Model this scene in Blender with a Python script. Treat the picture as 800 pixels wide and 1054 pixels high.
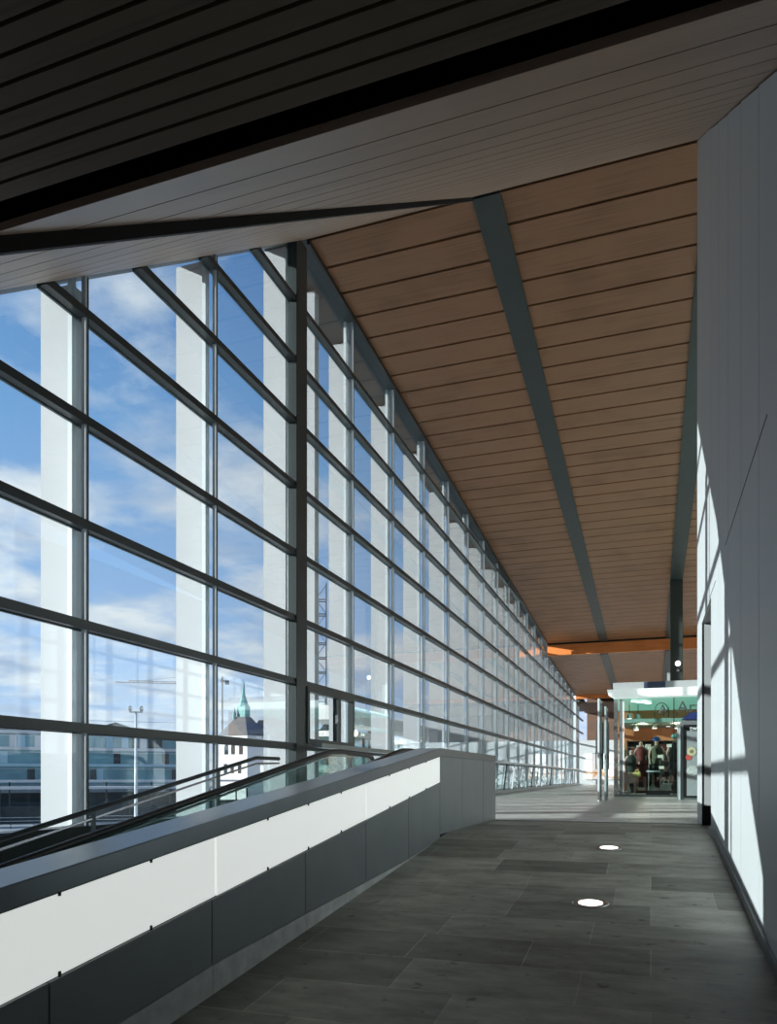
import bpy, bmesh, math, random
from mathutils import Vector, Matrix
random.seed(7)
S = bpy.context.scene
for o in list(bpy.data.objects): bpy.data.objects.remove(o)
COL = S.collection

# ------------------------------------------------------------------ camera
F = 780.0; HZ = 799.0; EYE = 0.70
TH = math.atan(270.0 / F); CT, ST = math.cos(TH), math.sin(TH)
cd = bpy.data.cameras.new('camera'); cam = bpy.data.objects.new('camera', cd); COL.objects.link(cam)
cam.location = (0, 0, EYE); cam.rotation_euler = (math.pi / 2, 0, TH)
cd.sensor_fit = 'VERTICAL'; cd.sensor_height = 36; cd.lens = F / 1054 * 36
cd.shift_y = (HZ - 527) / 1054; cd.clip_start = .05; cd.clip_end = 2000
S.camera = cam
S.view_settings.view_transform = 'Standard'; S.view_settings.look = 'None'
S.view_settings.gamma = 1; S.view_settings.use_curve_mapping = False
S.view_settings.exposure = 0.0

# ------------------------------------------------------------------ sky and sun
W = bpy.data.worlds.new('World'); S.world = W; W.use_nodes = True
nt = W.node_tree; nt.nodes.clear(); N = nt.nodes.new; L = nt.links.new
tc = N('ShaderNodeTexCoord'); sep = N('ShaderNodeSeparateXYZ'); L(tc.outputs['Generated'], sep.inputs[0])
grad = N('ShaderNodeValToRGB'); L(sep.outputs['Z'], grad.inputs[0])
e = grad.color_ramp.elements
e[0].position = 0.0; e[0].color = (.62, .74, .93, 1)
e[1].position = 1.0; e[1].color = (.035, .10, .28, 1)
for p, c in ((.15, (.42, .60, .90)), (.40, (.22, .43, .76)), (.62, (.10, .25, .56))):
    q = e.new(p); q.color = (*c, 1)
addz = N('ShaderNodeMath'); addz.operation = 'ADD'; L(sep.outputs['Z'], addz.inputs[0]); addz.inputs[1].default_value = .16
mx = N('ShaderNodeMath'); mx.operation = 'MAXIMUM'; L(addz.outputs[0], mx.inputs[0]); mx.inputs[1].default_value = .06
dv = N('ShaderNodeVectorMath'); dv.operation = 'DIVIDE'; L(tc.outputs['Generated'], dv.inputs[0])
cmb = N('ShaderNodeCombineXYZ')
for i in range(3): L(mx.outputs[0], cmb.inputs[i])
L(cmb.outputs[0], dv.inputs[1])
mp = N('ShaderNodeMapping'); L(dv.outputs[0], mp.inputs[0]); mp.inputs['Location'].default_value = (3.1, 7.3, 0); mp.inputs['Scale'].default_value = (1.0, 1.0, .9)
n1 = N('ShaderNodeTexNoise'); L(mp.outputs[0], n1.inputs['Vector']); n1.inputs['Scale'].default_value = 1.9; n1.inputs['Detail'].default_value = 8; n1.inputs['Roughness'].default_value = .56
bias = N('ShaderNodeMath'); bias.operation = 'MULTIPLY_ADD'; L(sep.outputs['Z'], bias.inputs[0]); bias.inputs[1].default_value = -.36; L(n1.outputs['Fac'], bias.inputs[2])
cr = N('ShaderNodeValToRGB'); L(bias.outputs[0], cr.inputs[0])
cr.color_ramp.elements[0].position = .36; cr.color_ramp.elements[0].color = (0, 0, 0, 1)
cr.color_ramp.elements[1].position = .50; cr.color_ramp.elements[1].color = (1, 1, 1, 1)
n2 = N('ShaderNodeTexNoise'); L(mp.outputs[0], n2.inputs['Vector']); n2.inputs['Scale'].default_value = 3.3; n2.inputs['Detail'].default_value = 6
cc = N('ShaderNodeValToRGB'); L(n2.outputs['Fac'], cc.inputs[0])
cc.color_ramp.elements[0].position = .36; cc.color_ramp.elements[0].color = (.50, .60, .78, 1)
cc.color_ramp.elements[1].position = .62; cc.color_ramp.elements[1].color = (.92, .94, .97, 1)
mixc = N('ShaderNodeMixRGB'); L(cr.outputs[0], mixc.inputs[0]); L(grad.outputs[0], mixc.inputs[1]); L(cc.outputs[0], mixc.inputs[2])
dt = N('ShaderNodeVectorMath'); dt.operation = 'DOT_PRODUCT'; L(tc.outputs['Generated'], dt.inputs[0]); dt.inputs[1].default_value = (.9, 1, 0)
dim = N('ShaderNodeMapRange'); L(dt.outputs['Value'], dim.inputs[0])      # added dimming of the sky behind and sunward, to darken the interior
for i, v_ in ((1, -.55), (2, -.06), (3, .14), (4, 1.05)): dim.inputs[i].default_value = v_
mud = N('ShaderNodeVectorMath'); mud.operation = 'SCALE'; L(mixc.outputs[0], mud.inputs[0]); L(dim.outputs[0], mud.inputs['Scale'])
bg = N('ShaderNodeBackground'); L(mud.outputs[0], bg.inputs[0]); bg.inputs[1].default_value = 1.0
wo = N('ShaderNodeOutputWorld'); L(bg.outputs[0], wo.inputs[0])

sd = bpy.data.lights.new('sun', 'SUN'); sun = bpy.data.objects.new('sun', sd); COL.objects.link(sun)
sd.energy = 9.0; sd.angle = math.radians(.5); sd.color = (1, .965, .91)
SUN = Vector((1, .47, -.238)).normalized()
sun.rotation_euler = (-SUN).to_track_quat('Z', 'Y').to_euler(); sun.location = (-30, -10, 20)

# ------------------------------------------------------------------ pixel <-> place
def ray(x, y):
    u = (x - 400) / F
    return Vector((-ST + u * CT, CT + u * ST, (HZ - y) / F))
def on_x(x, y, X): r = ray(x, y); return r * (X / r.x) + Vector((0, 0, EYE))
def on_y(x, y, Y): r = ray(x, y); return r * (Y / r.y) + Vector((0, 0, EYE))
def on_t(x, y, t): return ray(x, y) * t + Vector((0, 0, EYE))
def YX(x, X): return on_x(x, 799, X).y          # Y where the vertical at column x meets plane X

# ------------------------------------------------------------------ materials
def mat(name, col, rough=.5, metal=0, spec=.5, emit=None, es=0, noise=0, nscale=6, ncol=None, bump=0, bscale=60, stretch=(1, 1, 1)):
    m = bpy.data.materials.new(name); m.use_nodes = True
    t = m.node_tree; b = t.nodes['Principled BSDF']
    b.inputs['Base Color'].default_value = (*col, 1); b.inputs['Roughness'].default_value = rough
    b.inputs['Metallic'].default_value = metal; b.inputs['Specular IOR Level'].default_value = spec
    if emit: b.inputs['Emission Color'].default_value = (*emit, 1); b.inputs['Emission Strength'].default_value = es
    tcn = t.nodes.new('ShaderNodeTexCoord'); mpn = t.nodes.new('ShaderNodeMapping'); mpn.inputs['Scale'].default_value = stretch
    t.links.new(tcn.outputs['Object'], mpn.inputs[0])
    if noise:
        n = t.nodes.new('ShaderNodeTexNoise'); n.inputs['Scale'].default_value = nscale; n.inputs['Detail'].default_value = 5
        t.links.new(mpn.outputs[0], n.inputs['Vector'])
        r = t.nodes.new('ShaderNodeValToRGB'); t.links.new(n.outputs['Fac'], r.inputs[0])
        d = ncol or tuple(c * (1 - noise) for c in col)
        r.color_ramp.elements[0].position = .3; r.color_ramp.elements[0].color = (*d, 1)
        r.color_ramp.elements[1].position = .7; r.color_ramp.elements[1].color = (*col, 1)
        t.links.new(r.outputs[0], b.inputs['Base Color'])
    if bump:
        n = t.nodes.new('ShaderNodeTexNoise'); n.inputs['Scale'].default_value = bscale; n.inputs['Detail'].default_value = 3
        t.links.new(mpn.outputs[0], n.inputs['Vector'])
        bm = t.nodes.new('ShaderNodeBump'); bm.inputs['Strength'].default_value = bump; bm.inputs['Distance'].default_value = .01
        t.links.new(n.outputs['Fac'], bm.inputs['Height']); t.links.new(bm.outputs[0], b.inputs['Normal'])
    return m

def glass(name, tint=(.9, .95, .95), f0=.04, fmax=.9, power=5.0):
    m = bpy.data.materials.new(name); m.use_nodes = True; t = m.node_tree; t.nodes.clear()
    tr = t.nodes.new('ShaderNodeBsdfTransparent'); tr.inputs[0].default_value = (*tint, 1)
    gl = t.nodes.new('ShaderNodeBsdfGlossy'); gl.inputs['Roughness'].default_value = .01; gl.inputs[0].default_value = (.92, .97, 1, 1)
    lw = t.nodes.new('ShaderNodeLayerWeight'); lw.inputs[0].default_value = .5
    pw = t.nodes.new('ShaderNodeMath'); pw.operation = 'POWER'; t.links.new(lw.outputs['Facing'], pw.inputs[0]); pw.inputs[1].default_value = power
    ma = t.nodes.new('ShaderNodeMath'); ma.operation = 'MULTIPLY_ADD'; t.links.new(pw.outputs[0], ma.inputs[0]); ma.inputs[1].default_value = fmax; ma.inputs[2].default_value = f0
    mi = t.nodes.new('ShaderNodeMixShader'); t.links.new(ma.outputs[0], mi.inputs[0]); t.links.new(tr.outputs[0], mi.inputs[1]); t.links.new(gl.outputs[0], mi.inputs[2])
    o = t.nodes.new('ShaderNodeOutputMaterial'); t.links.new(mi.outputs[0], o.inputs[0])
    return m

def floor_mat(name, c1, c2, mortar, w, h, off=.37, rough=.5):
    m = bpy.data.materials.new(name); m.use_nodes = True; t = m.node_tree; b = t.nodes['Principled BSDF']
    tcn = t.nodes.new('ShaderNodeTexCoord'); g = t.nodes.new('ShaderNodeNewGeometry')
    br = t.nodes.new('ShaderNodeTexBrick'); t.links.new(g.outputs['Position'], br.inputs['Vector'])
    br.offset = off; br.offset_frequency = 2; br.squash = .72; br.squash_frequency = 3
    br.inputs['Color1'].default_value = (*c1, 1); br.inputs['Color2'].default_value = (*c2, 1); br.inputs['Mortar'].default_value = (*mortar, 1)
    br.inputs['Scale'].default_value = 1; br.inputs['Mortar Size'].default_value = .004; br.inputs['Bias'].default_value = 0
    br.inputs['Brick Width'].default_value = w; br.inputs['Row Height'].default_value = h
    n = t.nodes.new('ShaderNodeTexNoise'); n.inputs['Scale'].default_value = 3.5; n.inputs['Detail'].default_value = 7; n.inputs['Roughness'].default_value = .65
    mp_ = t.nodes.new('ShaderNodeMapping'); mp_.inputs['Scale'].default_value = (.7, 1.6, 1); t.links.new(g.outputs['Position'], mp_.inputs[0]); t.links.new(mp_.outputs[0], n.inputs['Vector'])
    r = t.nodes.new('ShaderNodeValToRGB'); t.links.new(n.outputs['Fac'], r.inputs[0])
    r.color_ramp.elements[0].position = .32; r.color_ramp.elements[0].color = (.58, .56, .52, 1)
    r.color_ramp.elements[1].position = .68; r.color_ramp.elements[1].color = (1.15, 1.15, 1.1, 1)
    mu = t.nodes.new('ShaderNodeMixRGB'); mu.blend_type = 'MULTIPLY'; mu.inputs[0].default_value = 1
    t.links.new(br.outputs['Color'], mu.inputs[1]); t.links.new(r.outputs[0], mu.inputs[2])
    # small dark stains
    v = t.nodes.new('ShaderNodeTexNoise'); v.inputs['Scale'].default_value = 9; v.inputs['Detail'].default_value = 4; t.links.new(g.outputs['Position'], v.inputs['Vector'])
    rs = t.nodes.new('ShaderNodeValToRGB'); t.links.new(v.outputs['Fac'], rs.inputs[0])
    rs.color_ramp.elements[0].position = .27; rs.color_ramp.elements[0].color = (.45, .42, .38, 1); rs.color_ramp.elements[1].position = .36; rs.color_ramp.elements[1].color = (1, 1, 1, 1)
    m2 = t.nodes.new('ShaderNodeMixRGB'); m2.blend_type = 'MULTIPLY'; m2.inputs[0].default_value = 1
    t.links.new(mu.outputs[0], m2.inputs[1]); t.links.new(rs.outputs[0], m2.inputs[2])
    t.links.new(m2.outputs[0], b.inputs['Base Color']); b.inputs['Roughness'].default_value = rough
    bp = t.nodes.new('ShaderNodeBump'); bp.inputs['Strength'].default_value = .35; bp.inputs['Distance'].default_value = .01
    ad = t.nodes.new('ShaderNodeMath'); ad.operation = 'SUBTRACT'; t.links.new(n.outputs['Fac'], ad.inputs[0]); t.links.new(br.outputs['Fac'], ad.inputs[1])
    t.links.new(ad.outputs[0], bp.inputs['Height']); t.links.new(bp.outputs[0], b.inputs['Normal'])
    return m

def wood_mat(name, c, d, rough=.45):
    m = bpy.data.materials.new(name); m.use_nodes = True; t = m.node_tree; b = t.nodes['Principled BSDF']
    g = t.nodes.new('ShaderNodeNewGeometry'); mp_ = t.nodes.new('ShaderNodeMapping'); mp_.inputs['Scale'].default_value = (.35, 26, 26)
    t.links.new(g.outputs['Position'], mp_.inputs[0])
    n = t.nodes.new('ShaderNodeTexNoise'); n.inputs['Scale'].default_value = 1.3; n.inputs['Detail'].default_value = 4; t.links.new(mp_.outputs[0], n.inputs['Vector'])
    n2 = t.nodes.new('ShaderNodeTexNoise'); n2.inputs['Scale'].default_value = .8; t.links.new(g.outputs['Position'], n2.inputs['Vector'])
    a = t.nodes.new('ShaderNodeMath'); a.operation = 'ADD'; t.links.new(n.outputs['Fac'], a.inputs[0]); t.links.new(n2.outputs['Fac'], a.inputs[1])
    r = t.nodes.new('ShaderNodeValToRGB'); t.links.new(a.outputs[0], r.inputs[0])
    r.color_ramp.elements[0].position = .75; r.color_ramp.elements[0].color = (*d, 1)
    r.color_ramp.elements[1].position = 1.2 if False else 1.0; r.color_ramp.elements[1].color = (*c, 1)
    t.links.new(r.outputs[0], b.inputs['Base Color']); b.inputs['Roughness'].default_value = rough
    return m

M = dict(
    slate=floor_mat('slate', (.50, .505, .465), (.22, .228, .205), (.55, .55, .50), 1.05, .52),
    slate_up=floor_mat('slate_upper', (.88, .89, .89), (.74, .76, .77), (.35, .35, .35), 1.2, .52, rough=.35),
    wood=wood_mat('wood_board', (.35, .165, .078), (.25, .112, .05)),
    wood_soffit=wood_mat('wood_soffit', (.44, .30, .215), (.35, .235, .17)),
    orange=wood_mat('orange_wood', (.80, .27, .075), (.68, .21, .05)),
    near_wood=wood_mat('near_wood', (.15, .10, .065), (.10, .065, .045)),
    void=mat('void_black', (.015, .013, .012), .9, noise=.3),
    beam=mat('beam_paint', (.048, .060, .057), .45, noise=.12, nscale=2),
    steel_dark=mat('dark_green_steel', (.045, .056, .058), .35, spec=.5, noise=.15, nscale=3),
    steel_mid=mat('grey_steel', (.30, .33, .34), .3, metal=.5, noise=.1),
    stainless=mat('stainless', (.62, .64, .65), .25, metal=.9, noise=.1),
    white_steel=mat('white_steel', (.72, .78, .82), .35, noise=.06),
    concrete=mat('white_concrete', (.58, .60, .63), .8, noise=.07, nscale=1.2, bump=.1),
    wall=mat('wall_panel', (.47, .505, .525), .38, noise=.04, nscale=.7),
    wall_side=mat('wall_reveal', (.42, .44, .45), .45, noise=.06),
    panel=mat('parapet_panel', (.27, .295, .305), .42, metal=.25, noise=.1, nscale=2.5),
    cap=mat('parapet_cap', (.20, .225, .245), .3, metal=.55, noise=.08),
    kerb=mat('kerb_stone', (.78, .79, .76), .75, noise=.25, nscale=9),
    lightbox=mat('lit_glass', (.75, .80, .78), .3, emit=(.96, 1.0, .97), es=.60),
    lamp=mat('lamp_glow', (.9, .9, .9), .3, emit=(1, .96, .95), es=2.2),
    black=mat('rubber_black', (.018, .019, .02), .35, noise=.1),
    glass=glass('facade_glass', (.90, .95, .965), .022, .93, 3.5),
    bglass=glass('balustrade_glass', (.74, .82, .80), .04, .5, 4),
    shopglass=glass('shop_glass', (.88, .95, .93), .03, .5, 4),
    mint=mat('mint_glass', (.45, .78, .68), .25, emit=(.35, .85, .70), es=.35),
    eave=mat('eave_panel', (.055, .068, .075), .6, noise=.1, nscale=1.5),
    roofing=mat('roofing', (.2, .2, .2), .8, noise=.1),
    step=mat('pallet', (.07, .075, .08), .5, metal=.5, noise=.1),
    greywall=mat('grey_end_wall', (.66, .69, .71), .6, noise=.06, nscale=.5),
    brown=mat('brown_wall', (.16, .10, .07), .7, noise=.2, nscale=1),
    shopwall=mat('shop_orange', (.50, .18, .07), .6, emit=(.8, .28, .1), es=.03, noise=.1),
    dark=mat('dark_cloth', (.03, .035, .03), .9, noise=.4, nscale=12),
)

# ------------------------------------------------------------------ mesh builder
WP = {}
def tag(o, label=None, cat=None, group=None, kind=None):
    if label: o['label'] = label
    if cat: o['category'] = cat
    if group: o['group'] = group
    if kind: o['kind'] = kind
    return o
def empty(name, loc, label=None, cat=None, group=None, kind=None):
    o = bpy.data.objects.new(name, None); COL.objects.link(o); o.location = loc; o.empty_display_size = .2
    WP[o.name] = Vector(loc); return tag(o, label, cat, group, kind)

class MB:
    def __init__(s): s.bm = bmesh.new()
    def hull(s, pts, faces):
        v = [s.bm.verts.new(p) for p in pts]
        for f in faces: s.bm.faces.new([v[i] for i in f])
        return s
    def box(s, a, b):
        x0, y0, z0 = a; x1, y1, z1 = b
        return s.hull([(x0, y0, z0), (x1, y0, z0), (x1, y1, z0), (x0, y1, z0), (x0, y0, z1), (x1, y0, z1), (x1, y1, z1), (x0, y1, z1)],
                      [(3, 2, 1, 0), (4, 5, 6, 7), (0, 1, 5, 4), (1, 2, 6, 5), (2, 3, 7, 6), (3, 0, 4, 7)])
    def prism(s, poly, axis, a, b):
        """poly: 2-D outline in the two other axes; axis 0 -> (y,z), 1 -> (x,z), 2 -> (x,y)"""
        def P(p, w):
            return {0: (w, p[0], p[1]), 1: (p[0], w, p[1]), 2: (p[0], p[1], w)}[axis]
        n = len(poly); A = [s.bm.verts.new(P(p, a)) for p in poly]; B = [s.bm.verts.new(P(p, b)) for p in poly]
        s.bm.faces.new(A[::-1]); s.bm.faces.new(B)
        for i in range(n): s.bm.faces.new([A[i], A[(i + 1) % n], B[(i + 1) % n], B[i]])
        return s
    def bar(s, p, q, w, h=None):
        """square bar between two points, w wide and h high"""
        h = h or w; p = Vector(p); q = Vector(q); d = (q - p).normalized()
        up = Vector((0, 0, 1)) if abs(d.z) < .95 else Vector((0, 1, 0))
        r = d.cross(up).normalized(); u = r.cross(d)
        pts = [c + r * a * w / 2 + u * b * h / 2 for c in (p, q) for a, b in ((-1, -1), (1, -1), (1, 1), (-1, 1))]
        return s.hull(pts, [(0, 1, 2, 3), (7, 6, 5, 4), (0, 4, 5, 1), (1, 5, 6, 2), (2, 6, 7, 3), (3, 7, 4, 0)])
    def tube(s, pts, r, n=10):
        pts = [Vector(p) for p in pts]; rings = []
        for i, p in enumerate(pts):
            d = (pts[min(i + 1, len(pts) - 1)] - pts[max(i - 1, 0)]).normalized()
            up = Vector((0, 0, 1)) if abs(d.z) < .9 else Vector((0, 1, 0)) if abs(d.y) < .9 else Vector((1, 0, 0))
            if abs(d.x) < .2: up = Vector((1, 0, 0))
            a = d.cross(up).normalized(); b = a.cross(d)
            rr = r[i] if isinstance(r, (list, tuple)) else r
            rings.append([s.bm.verts.new(p + (a * math.cos(k * 2 * math.pi / n) + b * math.sin(k * 2 * math.pi / n)) * rr) for k in range(n)])
        for A, B in zip(rings, rings[1:]):
            for k in range(n): s.bm.faces.new([A[k], A[(k + 1) % n], B[(k + 1) % n], B[k]])
        s.bm.faces.new(rings[0][::-1]); s.bm.faces.new(rings[-1]); return s
    def lathe(s, c, prof, n=20):
        c = Vector(c); rings = []
        for r, z in prof: rings.append([s.bm.verts.new(c + Vector((r * math.cos(k * 2 * math.pi / n), r * math.sin(k * 2 * math.pi / n), z))) for k in range(n)])
        for A, B in zip(rings, rings[1:]):
            for k in range(n): s.bm.faces.new([A[k], A[(k + 1) % n], B[(k + 1) % n], B[k]])
        s.bm.faces.new(rings[0][::-1]); s.bm.faces.new(rings[-1]); return s
    def ball(s, c, r, sc=(1, 1, 1)):
        bmesh.ops.create_icosphere(s.bm, subdivisions=2, radius=r, matrix=Matrix.Translation(c) @ Matrix.Diagonal((*sc, 1))); return s
    def build(s, name, m, parent=None, bevel=0, smooth=False, origin=None):
        bmesh.ops.recalc_face_normals(s.bm, faces=s.bm.faces)
        if parent is not None: o0 = WP[parent.name]
        elif origin is not None: o0 = Vector(origin)
        else:
            vs = [v.co for v in s.bm.verts]
            o0 = Vector(((min(v.x for v in vs) + max(v.x for v in vs)) / 2, (min(v.y for v in vs) + max(v.y for v in vs)) / 2, min(v.z for v in vs)))
        bmesh.ops.translate(s.bm, verts=s.bm.verts, vec=-o0)
        me = bpy.data.meshes.new(name); s.bm.to_mesh(me); s.bm.free()
        me.materials.append(m)
        if smooth: me.shade_smooth()
        o = bpy.data.objects.new(name, me); COL.objects.link(o)
        if parent is not None: o.parent = parent
        else: o.location = o0
        WP[o.name] = o0
        if bevel:
            b = o.modifiers.new('bevel', 'BEVEL'); b.width = bevel; b.segments = 2; b.limit_method = 'ANGLE'
        return o
def box(a, b): return MB().box(a, b)
def copy_tree(o, parent=None):
    c = o.copy(); COL.objects.link(c)
    if parent is not None: c.parent = parent
    WP[c.name] = WP.get(o.name, Vector())
    for ch in list(o.children): copy_tree(ch, c)
    return c
def text_mesh(name, body, size, m, parent, loc, rot, depth=.01):
    cu = bpy.data.curves.new(name, 'FONT'); cu.body = body; cu.size = size; cu.extrude = depth
    t = bpy.data.objects.new(name, cu); COL.objects.link(t)
    bpy.context.view_layer.update()
    me = bpy.data.meshes.new_from_object(t.evaluated_get(bpy.context.evaluated_depsgraph_get()))
    bpy.data.objects.remove(t)
    o = bpy.data.objects.new(name, me); COL.objects.link(o); me.materials.clear(); me.materials.append(m)
    o.parent = parent; o.location = Vector(loc) - WP[parent.name]; o.rotation_euler = rot
    WP[o.name] = WP[parent.name]; return o

# ------------------------------------------------------------------ key dimensions
GX = -6.12                                  # facade glass
WX = .69                                    # right wall face
YC, SL = 9.33, .1018                        # crest of the ramp and its slope
YK, ZK, SS = 12.78, 10.65, .74              # ridge where the rising soffit meets the long ceiling
SC = -.0525
Y1, Y2 = 47.3, 66.4                         # drop beam, end of the hall
def ceil(Y):
    if Y < 2.63: return 3.14
    if Y < YK: return ZK + SS * (Y - YK)
    if Y < Y1: return ZK + SC * (Y - YK)
    return 8.12 - .029 * (Y - Y1)
def ramp(Y): return SL * (Y - YC) if Y < YC else 0.0

# ------------------------------------------------------------------ floor
m = MB(); m.prism([(-4, ramp(-4)), (YC, 0), (11.9, 0), (11.9, -.4), (YC, -.4), (-4, ramp(-4) - .4)], 0, -2.42, 1.6)  # dark slate carried past the crest paints the shade on the level floor
tag(m.build('floor_ramp', M['slate'], origin=(0, 0, 0)), kind='structure').name = 'floor'
f2 = MB(); f2.prism([(11.92, 0), (100, 0), (100, -.4), (11.92, -.4)], 0, -2.42, 14); f2.box((GX + .1, 10.6, -.4), (-2.42, 100, 0))
f2o = tag(f2.build('floor', M['slate_up'], origin=(0, 0, 0)), kind='structure')
# nosing strips across the start of the paler slate
st = MB()
for k in range(2): st.box((-2.4, 11.9, -.1), (WX, 12.0, .004))
st.build('nosing', M['kerb'], f2o)

# ------------------------------------------------------------------ ceiling
XL, XR = -6.0, 9.0
def slope_board(mb, Y0, Yb, x0, x1, th=.04, dz=0):
    z0, z1 = ceil(Y0) + dz, ceil(Yb - 1e-4) + dz
    mb.prism([(Y0, z0), (Yb, z1), (Yb, z1 + th), (Y0, z0 + th)], 0, x0, x1)
ceiling = empty('ceiling', (0, 20, 8), kind='structure')
gapw = lambda y: .060
bays = [(XL, -2.90), (-2.42, .82), (1.34, XR)]
b = MB(); y = YK + .05
while y < Y1 - .1:
    for x0, x1 in bays: slope_board(b, y, min(y + .765 - gapw(y), Y1 - .05), x0, x1)
    y += .765
y = Y1 + .1
while y < Y2 - .3:
    for x0, x1 in bays: slope_board(b, y, y + .705, x0, x1)
    y += .765
b.build('wood_boards', M['wood'], ceiling)
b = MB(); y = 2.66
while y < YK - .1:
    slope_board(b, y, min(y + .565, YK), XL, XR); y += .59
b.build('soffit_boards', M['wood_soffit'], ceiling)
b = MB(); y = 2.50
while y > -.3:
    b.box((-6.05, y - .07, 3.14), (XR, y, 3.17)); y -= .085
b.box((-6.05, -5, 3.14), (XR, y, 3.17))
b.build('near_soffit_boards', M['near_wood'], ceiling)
b = MB()
b.prism([(-5, 3.3), (2.6, 3.3), (YK, ZK + .16), (Y1, ceil(Y1 - .1) + .13), (Y1, ceil(Y1) + .12), (Y2, ceil(Y2) + .12), (Y2, ceil(Y2) + .5), (Y1, 9.6), (YK, ZK + .7), (2.0, 3.9), (-5, 3.9)], 0, XL + .02, XR)
b.build('ceiling_void', M['void'], ceiling)
for x0, x1 in ((-2.90, -2.42), (.82, 1.34)):
    b = MB(); zz = -.06
    b.prism([(YK - .02, ZK + zz), (Y1 + .1, ceil(Y1 - .1) + zz), (Y1 + .1, ceil(Y1 - .1) + .12), (YK - .02, ZK + .12)], 0, x0, x1)
    b.prism([(Y1 + .1, ceil(Y1 + .1) + zz), (Y2, ceil(Y2) + zz), (Y2, ceil(Y2) + .12), (Y1 + .1, ceil(Y1 + .1) + .12)], 0, x0, x1)
    b.build('ceiling_beam', M['beam'], ceiling)
b = MB(); b.prism([(2.64, ceil(2.64) - .085), (YK, ZK - .06), (YK, ZK + .1), (2.64, ceil(2.64) + .06)], 0, -2.97, -2.88)
b.build('soffit_rib', M['void'], ceiling)
b = box((XL, Y1 - .12, ceil(Y1) - .02), (XR, Y1 + .12, ceil(Y1 - .1) + .02)); b.build('drop_beam', M['orange'], ceiling)
b = box((XL, Y1 - .16, ceil(Y1 - .1) - .1), (XR, Y1 - .12, ceil(Y1 - .1) + .02)); b.build('shadow_gap', M['void'], ceiling)
b = box((XL, Y2 - .35, ceil(Y2) - .30), (XR, Y2 - .05, ceil(Y2) + .1)); b.build('end_beam', M['orange'], ceiling)
# roof shell over everything, with the eave outside the glass
b = MB()
b.prism([(-5, 3.9), (2.0, 3.9), (YK, ZK + .75), (Y2 + 12, 8.6), (Y2 + 12, 9.2), (YK - .3, ZK + 1.3), (1.6, 4.6), (-5, 4.6)], 0, -6.9, 9.5)
b.build('roof_shell', M['roofing'], ceiling)
b = MB()
ev = [(-5, .3), (0, .3), (2.5, 2.35), (5.6, ceil(5.6) + .02), (YK, ZK + .02), (Y1, ceil(Y1 - .1) + .02), (Y2 + 12, 7.2)]
b.prism(ev + [(Y2 + 12, 7.9), (YK, ZK + .8), (2.6, 3.95), (-5, 3.95)], 0, -6.92, -6.2)
b.prism([(-5, 3.16), (2.6, 3.16), (YK, ZK + .02), (Y1, ceil(Y1 - .1) + .02), (Y2 + 12, 7.2), (Y2 + 12, 7.8), (YK, ZK + .7), (2.6, 3.85), (-5, 3.85)], 0, -6.2, XL)
b.build('eave', M['eave'], ceiling)

# ------------------------------------------------------------------ facade
fac = empty('window_1', (GX, 13, 0), kind='structure')
mull = [YX(86.5, GX) + 2.735 * k for k in range(-4, 24)]
mull = [y if y < Y2 - .5 else y for y in mull if y < Y2 + 8]
POST = YX(306, GX)
barz = [EYE + z for z in (.55, 1.725, 2.87, 4.06, 5.28, 6.45, 7.55, 8.65)]
GB = .14
def ceil_y(z):                                   # Y on the rising soffit at height z
    return YK + (z - ZK) / SS
for z in barz:
    ya = -3.5 if z < 3.1 else max(-3.5, ceil_y(z) - .05); yb = Y2 + 8
    if z > ceil(Y1 - .1): yb = min(YK + (z - ZK) / SC + .1, Y2)
    elif z > 7.5: yb = Y1 + 0 if z > 8.12 else Y2
    t = MB(); t.box((GX - .05, ya, z - .05), (GX + .055, yb, z + .05)); t.box((GX + .055, ya, z - .06), (GX + .07, yb, z - .03)); t.box((GX - .08, ya, z - .065), (GX - .05, yb, z + .065))
    t.build('transom', M['steel_dark'], fac)
def pane_poly(ya, yb):
    pts = [(ya, GB), (yb, GB)]
    pts.append((yb, ceil(yb) + .03))
    for k in (Y1, YK):
        if ya < k < yb: pts.append((k, ceil(k) + .03))
    pts.append((ya, ceil(ya) + .03)); return pts
ms = sorted(mull)
for a, c in zip(ms, ms[1:]):
    p = MB(); p.prism(pane_poly(a + .01, c - .01), 0, GX - .035, GX - .023); p.build('glass_pane', M['glass'], fac)
for y in ms:
    if abs(y - POST) < .5: continue
    q = MB(); zt = ceil(y) - .0
    q.box((GX - .02, y - .02, -.2), (GX + .035, y + .012, zt)); mo = q.build('mullion', M['white_steel'], fac)
    MB().box((GX - .02, y + .012, -.2), (GX + .04, y + .032, zt)).build('gasket', M['steel_dark'], mo)
    q = MB(); q.box((GX - .16, y - .08, -.2), (GX - .10, y - .01, zt)); q.build('outer_mullion', M['white_steel'], fac)
q = MB(); q.box((GX - .1, POST - .20, -4), (GX + .09, POST + .24, ceil(POST))); q.build('main_post', M['steel_dark'], fac, bevel=.01)
MB().box((GX - .05, Y2 - .12, 0), (GX + .1, Y2, ceil(Y2 - .2))).build('end_post', M['white_steel'], fac)
# edge trim where glass meets the ceiling
q = MB(); q.prism([(YK, ZK - .10), (Y1, ceil(Y1 - .1) - .10), (Y1, ceil(Y1 - .1) + .05), (YK, ZK + .05)], 0, XL - .02, XL + .03)
q.prism([(Y1, ceil(Y1) - .06), (Y2, ceil(Y2) - .06), (Y2, ceil(Y2) + .05), (Y1, ceil(Y1) + .05)], 0, XL - .02, XL + .05); q.build('edge_trim', M['black'], fac)
q = MB(); q.box((GX - .12, -4, -6), (GX + .12, Y2 + 8, GB)); q.build('upstand', M['steel_dark'], fac)
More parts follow.
